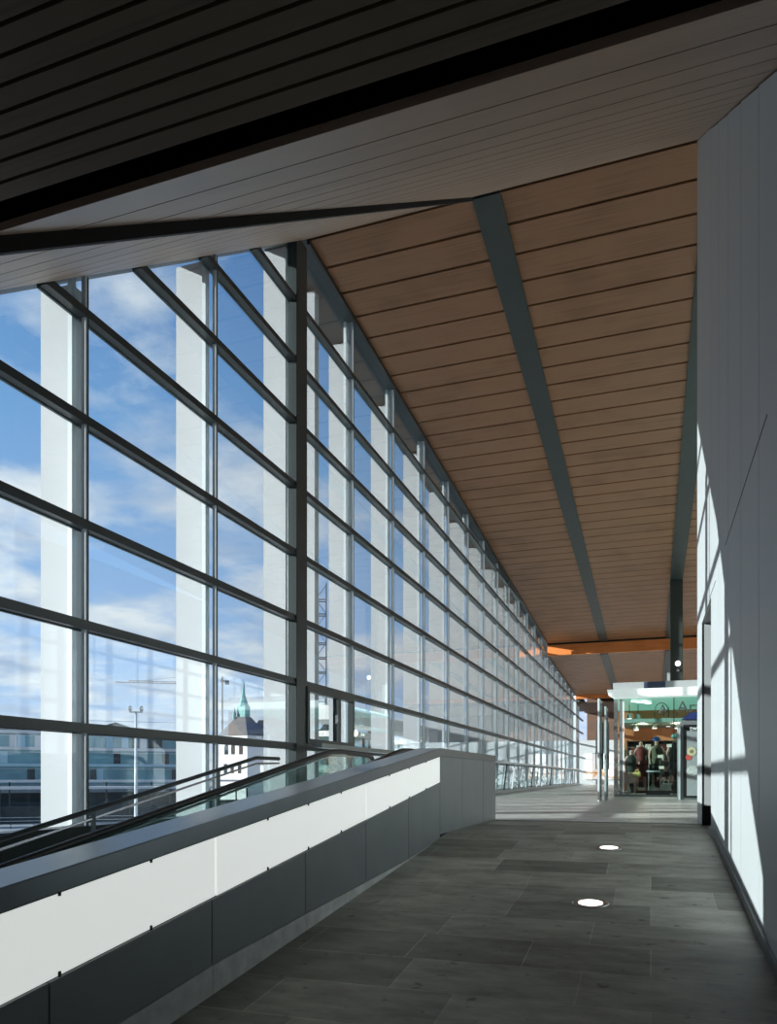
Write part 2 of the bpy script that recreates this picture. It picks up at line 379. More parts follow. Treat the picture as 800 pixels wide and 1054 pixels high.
# opening window in the low row just after the main post
ow = MB(); ya, yb = POST + .2, POST + 2.55; z0, z1 = barz[0] + .06, barz[1] - .06
for A, B in (((ya, z0), (yb, z0 + .09)), ((ya, z1 - .09), (yb, z1)), ((ya, z0 + .09), (ya + .1, z1 - .09)), ((yb - .1, z0 + .09), (yb, z1 - .09)), ((ya + 1.45, z0 + .09), (ya + 1.6, z1 - .09))):
    ow.box((GX + .0, A[0], A[1]), (GX + .12, B[0], B[1]))
ow.build('casement_frame', M['steel_dark'], fac)
hd = MB().box((GX + .12, ya + 1.3, z0 + .45), (GX + .16, ya + 1.33, z0 + .62)); hd.build('casement_handle', M['stainless'], fac)

# outer concrete fins
fins = [YX(74, GX) * 0 + y for y in (4.42 - 2.73 * 2, 4.42 - 2.73, 4.42)] + [YX(74, -6.44), YX(208, -6.44), YX(294, -6.44), YX(324, -6.44), YX(358, -6.44)]
y = fins[-1] + 2.735
while y < Y2 + 5: fins.append(y); y += 2.735
first = None
for i, y in enumerate(fins):
    if i == 6: nm = 'slender white concrete fin just past the dark main post, out of step with the others'
    elif i == 3: nm = 'white concrete fin outside the glass, nearest the left edge of the photo'
    elif i == 4: nm = 'white concrete fin outside the glass, second full one from the left'
    elif i == 5: nm = 'white concrete fin outside the glass, just left of the dark main post'
    elif i == 7: nm = 'white concrete fin seen behind the small opening window past the main post'
    else: nm = None
    q = box((-6.90, y, -6), (-6.44, y + .20, ceil(y) - .03))
    o = q.build('concrete_fin', M['concrete'], origin=(-6.67, y, -6))
    if i < 3: tag(o, 'white concrete fin outside the glass, before the leftmost one in view', 'pillar', 'concrete fins outside the glass')
    elif nm: tag(o, nm, 'pillar', 'concrete fins outside the glass')
    else: tag(o, 'white concrete fin in the evenly spaced far row outside the glass wall', 'pillar', 'concrete fins outside the glass')
    if i < 3 or i > 7: o['group'] = 'concrete fins, far row' if i > 7 else 'concrete fins out of view'

# ------------------------------------------------------------------ low leaning guard units along the far glass
g0 = empty('guard_rail', (GX + .45, 30, 0), 'low grey guard rail with leaning struts along the far glass wall', 'railing')
ra, rb = 12.6, Y2 - .3
MB().box((GX + .32, ra, EYE + .52), (GX + .48, rb, EYE + .60)).build('top_rail', M['steel_mid'], g0)
MB().box((GX + .30, ra, 0), (GX + .42, rb, .14)).build('bottom_rail', M['steel_mid'], g0)
y = 15.2
while y < rb - 3:
    for k in range(3): MB().bar((GX + .33, y + .35 + k * .1, .45 + k * .25), (GX + .33, y + 1.3 + k * .12, .30 + k * .25), .02, .03).build('slat', M['white_steel'], g0)
    y += 2.3
y = 16; k = 0
while y < rb - 2:
    dk = (k % 4 == 0)
    MB().bar((GX + .38, y, .14), (GX + .38, y + .7, EYE + .52), .05, .07 if dk else .05).build('strut', M['black'] if dk else M['white_steel'], g0)
    y += 1.9; k += 1

# ------------------------------------------------------------------ right wall
wr = empty('wall_right', (WX, 6, 0), kind='structure')
OP0, OP1, OPZ, WE = YX(732, WX), YX(722.6, WX), 2.88, YX(718, WX)
core = MB(); core.box((WX + .03, -5, -1.8), (WX + .6, OP0 - .04, 12)); core.box((WX + .03, OP0 - .04, OPZ + .03), (WX + .6, OP1 + .03, 12)); core.box((WX + .03, OP1 + .03, -.2), (WX + .6, WE - .02, 12))
core.box((WX + .6, -5, -1.8), (WX + .75, WE - .02, 12))
core.build('wall_core', M['void'], wr)
PW = 1.07; pj = [5.66 + PW * k for k in range(-9, 4)] + [OP0]
pj = sorted([p for p in pj if p < OP0 - .3] + [OP0])
for a, c in zip(pj, pj[1:]):
    q = MB(); n = ceil(a) - .02; n2 = ceil(c) - .02
    q.prism([(a + .006, ramp(a) - .02), (c - .006, ramp(c) - .02), (c - .006, max(n2, 3.1)), (a + .006, max(n, 3.1))], 0, WX, WX + .03)
    q.build('wall_panel', M['wall'], wr)
q = MB(); q.prism([(OP0 + .006, OPZ + .0), (OP1, OPZ), (OP1, 0), (WE, 0), (WE, ceil(WE)), (OP0 + .006, ceil(OP0))], 0, WX, WX + .03); q.build('wall_panel', M['wall'], wr)
MB().box((WX, WE, 0), (WX + .75, WE + .03, ceil(WE))).build('wall_end', M['wall'], wr)
MB().box((WX + .005, OP1 - .0, .28), (WX + .6, OP1 + .03, OPZ + .03)).build('door_reveal', M['wall_side'], wr)
MB().box((WX + .005, OP1 - .01, 0), (WX + .6, OP1 + .03, .28)).build('kick_plate', M['black'], wr)
MB().box((WX + .03, OP0 - .04, OPZ), (WX + .6, OP1, OPZ + .03)).build('door_head', M['black'], wr)
for (pa, pb) in (((747, 561), (790, 427)), ((731, 615), (737, 598))):
    A, B = on_x(*pa, WX), on_x(*pb, WX)
    MB().bar((WX - .001, A.y, A.z), (WX - .001, B.y, B.z), .006, .008).build('panel_joint', M['black'], wr)
bb = MB(); bb.prism([(-5, ramp(-5)), (YC, 0), (OP0, 0), (OP0, .09), (YC, .09), (-5, ramp(-5) + .09)], 0, WX - .02, WX)
tag(bb.build('baseboard_right', M['cap']), kind='structure')

# enclosing walls beyond and behind
def struct(q, name, m): return tag(q.build(name, m), kind='structure')
struct(box((9, -5, -2), (9.2, Y2 + 12, 9.5)), 'wall_far_right', M['greywall'])
struct(box((WX + .75, WE - .3, 0), (9, WE - .1, 12)), 'wall_inner', M['greywall'])
struct(box((-6.1, -5.2, -6), (9, -5, 3.9)), 'wall_back', M['greywall'])
ew = struct(box((GX + .15, Y2, 0), (9, Y2 + .25, 3.75)), 'wall_end', M['greywall'])
struct(box((GX + .15, Y2 + 11, 0), (9, Y2 + 11.3, 8.5)), 'wall_upper_end', M['brown'])
struct(box((GX, Y2 + .05, 6.95), (9, Y2 + 11, 7.05)), 'ceiling_rear', M['brown'])

# poster with a food picture, backlit
pm = bpy.data.materials.new('poster_picture'); pm.use_nodes = True; t = pm.node_tree; b = t.nodes['Principled BSDF']
tcn = t.nodes.new('ShaderNodeTexCoord'); mpn = t.nodes.new('ShaderNodeMapping'); t.links.new(tcn.outputs['Generated'], mpn.inputs[0]); mpn.inputs['Scale'].default_value = (4, 1, 5)
nn = t.nodes.new('ShaderNodeTexNoise'); nn.inputs['Scale'].default_value = 1.3; nn.inputs['Detail'].default_value = 5; t.links.new(mpn.outputs[0], nn.inputs['Vector'])
rr = t.nodes.new('ShaderNodeValToRGB'); t.links.new(nn.outputs['Fac'], rr.inputs[0])
rr.color_ramp.elements[0].position = .30; rr.color_ramp.elements[0].color = (.25, .12, .06, 1)
rr.color_ramp.elements[1].position = .52; rr.color_ramp.elements[1].color = (.95, .92, .88, 1)
q_ = rr.color_ramp.elements.new(.40); q_.color = (.85, .42, .16, 1)
sx = t.nodes.new('ShaderNodeSeparateXYZ'); t.links.new(tcn.outputs['Generated'], sx.inputs[0])
gt = t.nodes.new('ShaderNodeValToRGB'); t.links.new(sx.outputs['Z'], gt.inputs[0]); gt.color_ramp.elements[0].position = .40; gt.color_ramp.elements[1].position = .62
mm = t.nodes.new('ShaderNodeMixRGB'); t.links.new(gt.outputs[0], mm.inputs[0]); t.links.new(rr.outputs[0], mm.inputs[1]); mm.inputs[2].default_value = (.93, .94, .93, 1)
t.links.new(mm.outputs[0], b.inputs['Base Color']); t.links.new(mm.outputs[0], b.inputs['Emission Color']); b.inputs['Emission Strength'].default_value = .6
pa, pb = on_y(603, 776, Y2), on_y(641, 802, Y2)
po = empty('light_box_poster', (pa.x, Y2 - .1, pb.z), 'wide backlit poster with an orange food picture on the far end wall', 'poster')
MB().box((pa.x - .05, Y2 - .12, pb.z - .05), (pb.x + .05, Y2 - .002, pa.z + .05)).build('poster_frame', M['white_steel'], po)
MB().box((pa.x, Y2 - .14, pb.z), (pb.x, Y2 - .121, pa.z)).build('poster_picture', pm, po)

# ------------------------------------------------------------------ the dark column under the second beam
c = empty('steel_column', (1.08, 36, 0), 'dark steel column rising behind the shop to the ceiling beam', 'column')
MB().box((.82, 35.8, 0), (1.34, 36.3, ceil(36) - .05)).build('shaft', M['beam'], c, bevel=.02)
p = on_y(698, 683, 35.8)
MB().ball((p.x, 35.77, p.z), .12, (1, .5, 1)).build('spot_lamp', M['lamp'], c)
MB().ball((p.x, 35.77, p.z - .3), .07, (1, .6, 1)).build('spot_bracket', M['stainless'], c)
p0, p1 = on_y(687, 690, 37), on_y(691, 703, 37)
tag(box((p0.x, 37, 0), (p1.x, 37.4, p0.z)).build('grey_pier', M['wall_side']), 'short pale pier beside the dark steel column', 'pillar')

# ------------------------------------------------------------------ parapet of the moving walkway
PX = -2.40; PI_ = -2.66
par = empty('parapet', (PX, 6, 0), 'long grey parapet wall with glowing white band beside the ramp', 'parapet wall')
PE = YX(510, PX); PC = YX(453, PX)
def top(Y):                                       # top of the cap
    zc = on_x(452, 770, PX).z
    return zc if Y > PC else zc - .118 * (PC - Y)
zl1 = on_x(452, 778.5, PX).z; zl0 = on_x(452, 805, PX).z
SLt = .118; SLb = .126
lt = lambda Y: zl1 - SLt * (PC - Y)
lb = lambda Y: zl0 - SLb * (PC - Y)
def kz(Y): return ramp(Y) + max(0.0, min(.17, (PC - 1.0 - Y) * .045))
js = [PC - 1.255 * k for k in range(0, 10)][::-1]
MB().prism([(-3, top(-3) - .02), (PC, top(PC) - .02), (PE, top(PC) - .02), (PE, -.1), (PC, -.2), (-3, ramp(-3) - .3)], 0, PI_ + .02, PX - .02).build('core', M['void'], par)
MB().prism([(-3, top(-3) - .10), (PC, top(PC) - .10), (PE, top(PE) - .10), (PE, top(PE)), (PC, top(PC)), (-3, top(-3))], 0, PI_ - .02, PX + .012).build('cap', M['cap'], par, bevel=.006)
MB().prism([(-3, lt(-3) + .01), (PC, lt(PC) + .01), (PE + .0, lt(PC) + .01), (PE, top(PE) - .105), (PC, top(PC) - .105), (-3, top(-3) - .105)], 0, PX - .02, PX + .003).build('fascia', M['panel'], par)
for a, c in zip(js, js[1:]):
    MB().prism([(a + .005, kz(a)), (c - .005, kz(c)), (c - .005, lb(c) - .012), (a + .005, lb(a) - .012)], 0, PX - .02, PX).build('panel', M['panel'], par)
    MB().prism([(a + .003, ramp(a) - .02), (c - .003, ramp(c) - .02), (c - .003, kz(c) - .004), (a + .003, kz(a) - .004)], 0, PX - .02, PX + .008).build('kerb', M['kerb'], par)
ends = [YX(476, PX), YX(497.5, PX), PE]; a = PC
for c in ends:
    MB().box((PX - .02, a + .005, 0), (PX, c - .004, lt(PC) + .006)).build('panel', M['panel'], par); a = c
MB().box((PI_, PE, 0), (PX, PE + .02, top(PC) - .10)).build('end_panel', M['panel'], par)
la = [-1.1, js[-7], js[-5] if False else YX(222, PX), YX(377, PX), PC]
la = [-1.1, YX(222, PX) - 2.5, YX(222, PX), YX(377, PX), PC]
for a, c in zip(la, la[1:]):
    lp = MB().prism([(a + .012, lb(a)), (c - .012, lb(c)), (c - .012, lt(c)), (a + .012, lt(a))], 0, PX - .018, PX + .001).build('light_panel', M['lightbox'], par)
    k = a + .63
    while k < c:
        for zf in (lb(k) + .006, lt(k) - .006):
            MB().lathe((PX + .004, k, zf - .012), [(.007, 0), (.008, .012), (.007, .024)], 8).build('clip', M['black'], lp)
        k += .63

# inside lining seen over the travelator
MB().prism([(-3, top(-3) - .1), (PC, top(PC) - .1), (PE, top(PC) - .1), (PE, 0), (PC, -.6), (-3, ramp(-3) - 1.4)], 0, PI_ - .0, PI_ + .02).build('lining', M['panel'], par)

# ------------------------------------------------------------------ moving walkway
trv = empty('moving_walkway', (-3.55, 6, 0), 'inclined moving walkway with glass balustrades and black handrails', 'moving walkway')
ZR = 1.04; IS = .174; YB = 9.35
def hr(Y): return ZR if Y > YB else ZR - IS * (YB - Y)
def bel(Y): return 0.0 if Y > 9.8 else -.176 * (9.8 - Y)
MB().prism([(-4, bel(-4)), (9.8, 0), (11.4, 0), (11.4, -.5), (9.8, -.6), (-4, bel(-4) - .6)], 0, -4.0, -3.1).build('belt', M['step'], trv)
def rail_path(x):
    pts = [(x, y_, hr(y_)) for y_ in (-3.5, 2, 6, 8.8)]
    pts += [(x, 9.1, hr(9.1) - .004), (x, 9.35, ZR - .012), (x, 9.7, ZR), (x, 10.3, ZR - .01), (x, 10.75, ZR - .03)]
    cy, cz, r = 10.8, ZR - .27, .24
    for k in range(1, 9):
        a = math.pi / 2 - k * math.pi / 8
        pts.append((x, cy + r * math.cos(a), cz + r * math.sin(a)))
    pts.append((x, 10.3, ZR - .52)); return pts
for x in (-4.05, -3.05):
    hp = rail_path(x)
    MB().tube(hp, .036, 10).build('handrail', M['black'], trv, smooth=True)
    poly = [(p[1], p[2] - .03) for p in hp[:9]] + [(10.99, ZR - .27), (10.8, ZR - .48), (10.3, ZR - .56), (9.6, .15), (-3.5, bel(-3.5) + .12)]
    MB().prism(poly, 0, x - .006, x + .006).build('balustrade_glass', M['bglass'], trv)
    MB().tube([(x, p[1], p[2] - .055) for p in hp[:8]], .014, 6).build('rail_channel', M['stainless'], trv)
    MB().prism([(-3.5, bel(-3.5) - .3), (9.8, -.2), (11.2, -.1), (11.2, .2), (9.8, .16), (-3.5, bel(-3.5) + .16)], 0, x - .07, x + .07).build('skirt', M['stainless'], trv)
# stair / guard at glass side of the walkway
gr = empty('hand_rail', (-4.75, 6, 0), 'slim stainless handrail on posts between the moving walkway and the glass', 'handrail')
GRX = -4.75; ga = on_x(0, 864, GRX); gb = on_x(264, 780, GRX); gc = on_x(287, 780, GRX)
ss = (gb.z - ga.z) / (gb.y - ga.y)
g_0 = (GRX, -3, ga.z - ss * (ga.y + 3))
MB().tube([g_0, gb, (GRX, gc.y, gb.z)], .024, 8).build('top_rail', M['steel_dark'], gr, smooth=True)
MB().tube([(GRX, g_0[1], g_0[2] - .09), (GRX, gb.y, gb.z - .075), (GRX, gc.y, gb.z - .06)], .012, 8).build('lower_rail', M['stainless'], gr)
for px in (-60, 96, 225):
    y_ = YX(px, GRX); z_ = ga.z + ss * (y_ - ga.y)
    MB().box((GRX - .012, y_ - .02, z_ - 1.2), (GRX + .012, y_ + .02, z_)).build('post', M['steel_mid'], gr)
MB().prism([(-3, ga.z - ss * (ga.y + 3) - 1.02), (gb.y, gb.z - 1.0), (12, gb.z - 1.0), (12, -.6), (-3, -4.5)], 0, GRX - .06, GRX + .06).build('stringer', M['steel_dark'], gr)
# panels between rail and glass: sloped dark deck
MB().prism([(-4, bel(-4) - .4), (9.8, -.05), (12, -.02), (12, -.4), (-4, bel(-4) - .8)], 0, GX + .13, -4.81).build('side_deck', M['steel_dark'], gr)

# ------------------------------------------------------------------ recessed floor lamps
lpz = [((608, 930), 'round recessed floor lamp in the ramp, nearer one'), ((627, 873), 'round recessed floor lamp in the ramp, farther one')]
for (px, py), lab in lpz:
    r = ray(px, py); t_ = (EYE + SL * YC) / (-r.z + SL * r.y); P = r * t_
    Pz = ramp(P.y); ang = math.atan(SL)
    e_ = empty('floor_lamp', (P.x, P.y, Pz), lab, 'lamp', 'recessed floor lamps'); e_.rotation_euler = (ang, 0, 0)
    WP[e_.name] = Vector((0, 0, 0))
    MB().lathe((0, 0, -.02), [(.145, 0), (.145, .024), (.135, .028), (.100, .028), (.100, .02)], 32).build('rim', M['stainless'], e_)
    MB().lathe((0, 0, 0), [(.093, 0), (.093, .009), (.05, .012), (.0005, .013)], 32).build('lens', M['lamp'], e_)

# ------------------------------------------------------------------ shop
SY = 27.6
def sp(x, y, Y=SY): return on_y(x, y, Y)
sh = empty('shop', (2, SY, 0), 'glass-fronted shop with a white lit canopy at the end of the hall', 'shop')
x0 = sp(633, 800).x; x1 = 4.2
zt, zb, zc = sp(650, 703).z, sp(650, 711.5).z, sp(650, 719.5).z
MB().box((x0 - .05, SY - .2, zb), (x1, SY + .1, zt)).build('sign_band', M['wall_side'], sh)
a_, b_ = sp(663, 706), sp(685, 706)
MB().box((a_.x, SY - .215, zb + .02), (b_.x, SY - .2, zt - .01)).build('sign_plate', mat('dark_blue', (.06, .08, .13), .4, noise=.1), sh)
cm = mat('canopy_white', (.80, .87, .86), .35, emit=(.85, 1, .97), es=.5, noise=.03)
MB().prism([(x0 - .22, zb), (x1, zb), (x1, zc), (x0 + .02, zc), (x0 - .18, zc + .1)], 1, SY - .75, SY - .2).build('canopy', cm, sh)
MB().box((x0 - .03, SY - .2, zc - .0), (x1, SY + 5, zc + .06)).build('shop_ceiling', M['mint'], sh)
MB().box((x0, SY + 5, 0), (x1, SY + 5.1, zc)).build('back_wall', M['shopwall'], sh)
MB().box((x1, SY, 0), (x1 + .1, SY + 5.1, zt)).build('side_wall', M['shopwall'], sh)
MB().box((x0, SY, 0), (x1, SY + 5, .02)).build('shop_floor', M['wall_side'], sh)
# bulkhead inside: lower timber ceiling
zbk = sp(660, 741, SY + 1.6).z
MB().box((x0 + .2, SY + 1.6, zbk - .1), (x1, SY + 5, zbk + .04)).build('lowered_ceiling', mat('dim_mint', (.25, .36, .32), .5, noise=.1), sh)
for xx, w, m_ in ((632, .13, 'stainless'), (638, .08, 'steel_mid'), (641, .05, 'white_steel'), (693.5, .03, 'steel_dark')):
    X = sp(xx, 800).x; MB().box((X, SY, 0), (X + w, SY + .08, zc)).build('frame_post', M[m_], sh)
xg = sp(642, 800).x
MB().box((xg + .05, SY + .03, .06), (x1, SY + .045, zc)).build('shop_window', M['shopglass'], sh)
MB().box((x0, SY + .1, .0), (x0 + .02, SY + 5, zc)).build('side_glass', M['shopglass'], sh)
MB().box((x0, SY - .05, 0), (x1, SY + .1, .06)).build('sill', M['steel_mid'], sh)
text_mesh('sign_letter', 'A', .42, M['steel_mid'], sh, (sp(678, 734).x, SY + .02, sp(678, 734).z), (math.pi / 2, 0, 0))
text_mesh('sign_letter', 'Art', .55, M['steel_mid'], sh, (sp(697, 733).x, SY + .02, sp(697, 733).z), (math.pi / 2, 0, 0))
rg = MB(); P = sp(681, 729.5)
rg.tube([(P.x + .20 * math.cos(a * math.pi / 12), SY + .01, P.z + .20 * math.sin(a * math.pi / 12)) for a in range(25)], .014, 6); rg.build('sign_ring', M['steel_dark'], sh)
for px, py in ((649, 725), (657, 722)):
    P = sp(px + 12, py + 6, SY + .8); 
MB().bar((sp(650, 726).x, SY + .5, zc - .04), (sp(670, 726).x, SY + 1.4, zc - .04), .06, .04).build('tube_light', M['lamp'], sh)
MB().bar((sp(662, 730).x, SY + .7, zc - .04), (sp(667, 734).x, SY + 1.5, zc - .04), .06, .04).build('tube_light', M['lamp'], sh)
# spot lamps
first = None
spots = [(655, 750, 3.0), (674, 748, 3.0), (683.5, 742.5, 3.6), (688.5, 742.5, 3.6), (697, 748, 3.2), (648, 738, 2.2), (657, 739, 2.4), (688, 746, 4.2)]
for i, (px, py, d) in enumerate(spots):
    P = sp(px, py, SY + d)
    if first is None:
        r0 = empty('shop_spot_lamp', P, None, 'lamp'); first = r0
        WP[r0.name] = Vector((0, 0, 0))
        MB().lathe((0, 0, -.06), [(.10, 0), (.10, .03), (.07, .16), (.03, .2)], 12).build('housing', M['stainless'], r0)
        MB().lathe((0, 0, -.075), [(.001, 0), (.085, .002), (.085, .014)], 12).build('bulb', M['lamp'], r0)
        MB().box((-.012, -.012, .13), (.012, .012, .55)).build('stem', M['black'], r0)
        o = r0
    else: o = copy_tree(first)
    o.location = P; tag(o, 'small glowing spot lamp hanging from the shop ceiling', 'lamp', 'spot lamps in the shop')
    for ch in o.children:
        if ch.name.startswith('stem'):
            pass
for k in range(3):
    ld = bpy.data.lights.new('shop_lamp_light', 'POINT'); ld.energy = 22; ld.color = (1, .8, .6); ld.shadow_soft_size = .15
    lo = bpy.data.objects.new('shop_lamp_light', ld); COL.objects.link(lo); lo.location = (x0 + .9 + k * 1.2, SY + 2.6, 2.55)

# mannequins ---------------------------------------------------------------
def mannequin(loc, cloth, skin_m, top_m, hat=None, label='', armup=False, sc=1.0, yaw=0):
    root = empty('mannequin', loc, label, 'mannequin'); root.rotation_euler = (0, 0, yaw); root.scale = (sc,) * 3; WP[root.name] = Vector((0, 0, 0))
    V = [((0, 0, .98), .13), ((0, 0, 1.12), .115), ((0, .01, 1.30), .135), ((0, 0, 1.44), .10), ((0, 0, 1.52), .05), ((0, -.01, 1.60), .075), ((0, -.01, 1.70), .085),
         ((-.10, 0, .90), .095), ((-.12, -.01, .50), .058), ((-.12, .02, .09), .038), ((-.12, -.10, .03), .03),
         ((.10, 0, .90), .095), ((.12, .03, .50), .058), ((.13, .05, .09), .038), ((.14, -.06, .03), .03),
         ((-.19, 0, 1.40), .055), ((-.25, .01, 1.14), .042), ((-.22, -.12, .92), .03), ((-.21, -.17, .84), .026),
         ((.19, 0, 1.40), .055), ((.27, .02, 1.16), .042), ((.30, -.12, 1.02) if not armup else (.30, -.2, 1.25), .03), ((.30, -.18, .96) if not armup else (.30, -.28, 1.3), .026)]
    E = [(0, 1), (1, 2), (2, 3), (3, 4), (4, 5), (5, 6), (0, 7), (7, 8), (8, 9), (9, 10), (0, 11), (11, 12), (12, 13), (13, 14), (3, 15), (15, 16), (16, 17), (17, 18), (3, 19), (19, 20), (20, 21), (21, 22)]
    me = bpy.data.meshes.new('body'); me.from_pydata([v[0] for v in V], E, []); me.materials.append(skin_m)
    o = bpy.data.objects.new('body', me); COL.objects.link(o); o.parent = root
    o.modifiers.new('skin', 'SKIN')
    if not me.skin_vertices: me.attributes.new('x', 'FLOAT', 'POINT')
    bpy.context.view_layer.objects.active = o
    sv = me.skin_vertices[0].data
    for i, (p, r) in enumerate(V): sv[i].radius = (r, r); sv[i].use_root = (i == 0)
    s_ = o.modifiers.new('sub', 'SUBSURF'); s_.levels = 1; s_.render_levels = 1
    MB().lathe((0, 0, .86), [(.20, 0), (.19, .1), (.155, .25), (.17, .42), (.185, .52), (.12, .62), (.06, .66)], 14).build('top_garment', top_m, root, smooth=True)
    MB().lathe((0, 0, .45), [(.24, 0), (.22, .2), (.19, .45)], 14).build('skirt_garment', cloth, root, smooth=True)
    if hat:
        MB().ball((0, -.01, 1.74), .125, (1, 1.05, .75)).build('hat', hat, root, smooth=True)
        MB().lathe((0, -.01, 1.70), [(.16, 0), (.165, .012), (.11, .02)], 16).build('hat_brim', hat, root)
    return root
blue = mat('blue_felt', (.05, .16, .48), .6, noise=.2); red = mat('red_cloth', (.14, .018, .015), .8, noise=.3); skinm = mat('mannequin_skin', (.42, .26, .2), .5, noise=.1)
olive = mat('olive_cloth', (.08, .085, .05), .9, noise=.5, nscale=14); teal = mat('teal_cloth', (.15, .35, .33), .7, noise=.5, nscale=10); whi0 = mat('off_white_cloth', (.5, .48, .44), .8, noise=.2); pink = mat('pale_trouser', (.62, .40, .36), .8, noise=.2)
P = sp(676, 818, SY + .9); mannequin((P.x, SY + .9, .28), M['dark'], skinm, olive, blue, 'mannequin in dark clothes and a blue hat in the shop window', True)
P = sp(660, 818, SY + 1.2); mannequin((P.x, SY + 1.2, .22), red, skinm, red, None, 'red-clothed mannequin behind the dark garments in the shop', False, 1.02)
P = sp(695, 818, SY + 1.3); mannequin((P.x, SY + 1.3, .35), M['dark'], skinm, M['dark'], teal, 'mannequin with a teal hat at the right of the shop window', False, 1.02)
P = sp(650, 818, SY + .7); mannequin((P.x, SY + .7, .02), pink, pink, M['dark'], None, 'mannequin with pale pink legs at the left of the shop window', True, .95)
# clothes rack with dark garments
P = sp(651, 800, SY + 1.0)
ck = empty('clothes_rack', (P.x, SY + 1.6, .02), 'clothes rack packed with dark garments at the left inside the shop', 'clothes rack')
MB().tube([(P.x - .45, SY + 1.6, 0), (P.x - .45, SY + 1.6, 1.75), (P.x + .55, SY + 1.6, 1.75), (P.x + .55, SY + 1.6, 0)], .02, 8).build('frame', M['stainless'], ck)
for k in range(9):
    xx = P.x - .4 + k * .11; hh = random.uniform(.7, 1.05)
    MB().prism([(SY + 1.38, 1.5), (SY + 1.58, 1.68), (SY + 1.62, 1.68), (SY + 1.82, 1.5), (SY + 1.86, 1.68 - hh), (SY + 1.34, 1.68 - hh)], 0, xx, xx + .07).build('garment', [M['dark'], olive, M['dark'], red][k % 4], ck)
# dark shelving along the back wall of the shop, stocked
sv = empty('shelving_unit', (1.5, SY + 4.5, .02), 'dark tall shelving full of folded goods along the back of the shop', 'shelving')
xa, xb = x0 + .3, x1 - .2
MB().box((xa, SY + 4.9, .02), (xb, SY + 4.98, 2.15)).build('back_board', M['black'], sv)
for k in range(6): MB().box((xa + k * (xb - xa) / 5 - .02, SY + 4.45, .02), (xa + k * (xb - xa) / 5 + .02, SY + 4.9, 2.15)).build('upright', M['black'], sv)
for k in range(6): MB().box((xa, SY + 4.45, .1 + k * .4), (xb, SY + 4.9, .13 + k * .4)).build('shelf', M['brown'], sv)
for j in range(5):
    x = xa + .06
    while x < xb - .4:
        w_ = random.uniform(.22, .36); h_ = random.uniform(.1, .26)
        if int((x - xa) * 5 / (xb - xa)) == int((x + w_ - xa) * 5 / (xb - xa)):
            g_ = MB().box((x, SY + 4.5, .132 + j * .4), (x + w_, SY + 4.8, .132 + j * .4 + h_)).build('folded_clothes', random.choice((M['dark'], olive, red, M['brown'], whi0, teal)), None, bevel=.02)
            tag(g_, 'small stack of folded clothes on the back shelving of the shop', 'clothes', 'folded clothes on the shop shelving')
        x += w_ + .05
# plinth, table, bags
P0, P1 = sp(665, 819), sp(690, 806)
pl = box((P0.x, SY + .3, .02), (P1.x, SY + 1.15, .20)); tag(pl.build('display_plinth', M['black']), 'low black display plinth under the blue-hatted mannequin', 'plinth')
tb = empty('display_table', (sp(672, 818).x, SY + .55, .2), 'small display table with a white top in the shop window', 'table')
A, B = sp(665.5, 794, SY + .4), sp(680, 794.8, SY + .4)
MB().box((A.x, SY + .3, A.z - .02), (B.x, SY + .7, A.z + .03)).build('tabletop', M['white_steel'], tb)
for xx in (A.x + .03, B.x - .05):
    for yy in (SY + .32, SY + .66): MB().box((xx, yy, .2), (xx + .025, yy + .025, A.z - .02)).build('leg', M['black'], tb)
def bag(px, py, wpx, hpx, d, m_, label, z=None):
    a = sp(px - wpx / 2, py + hpx / 2, SY + d); c = sp(px + wpx / 2, py - hpx / 2, SY + d)
    z0 = a.z if z is None else z; h = c.z - a.z; w = c.x - a.x; cx = (a.x + c.x) / 2
    e_ = empty('handbag', (cx, SY + d, z0), label, 'bag')
    MB().prism([(cx - w / 2, z0), (cx + w / 2, z0), (cx + w * .42, z0 + h * .7), (cx - w * .42, z0 + h * .7)], 1, SY + d - .07, SY + d + .07).build('bag_body', m_, e_, bevel=.02)
    MB().tube([(cx + w * .25 * math.cos(k * math.pi / 8), SY + d, z0 + h * .68 + h * .35 * math.sin(k * math.pi / 8)) for k in range(9)], .012, 6).build('bag_handle', m_, e_)
yel = mat('yellow_leather', (.75, .62, .2), .5, noise=.1); whi = mat('white_leather', (.72, .72, .68), .5, noise=.4, nscale=8)
bag(656, 796, 8, 7, .55, yel, 'yellow handbag held up in the left of the shop window')
bag(686, 811, 11, 11, .45, whi, 'grey and white patterned bag on the black plinth', .2)
bag(672, 808, 7, 6, .5, whi, 'small cream bag on the black plinth under the table', .2)
bag(647, 813, 5, 9, .35, whi, 'white paper bag on the shop floor beside the window frame', .02)
for px, py in ((679.5, 778.5), (681, 790), (689, 767.5)):
    P = sp(px, py, SY + .5)
    hz = empty('price_card', P, None, 'sign')
    MB().box((P.x - .08, SY + .5, P.z - .05), (P.x + .08, SY + .52, P.z + .05)).build('card', mat('card', (.85, .8, .7), .5, noise=.05), hz)
    MB().box((P.x - .006, SY + .505, .2), (P.x + .006, SY + .515, P.z - .05)).build('stand', M['stainless'], hz)
    tag(hz, {778.5: 'pale price card beside the chest of the blue-hatted mannequin', 790: 'pale price card just above the display table', 767.5: 'pale price card under the teal-hatted mannequin'}[py], 'sign')

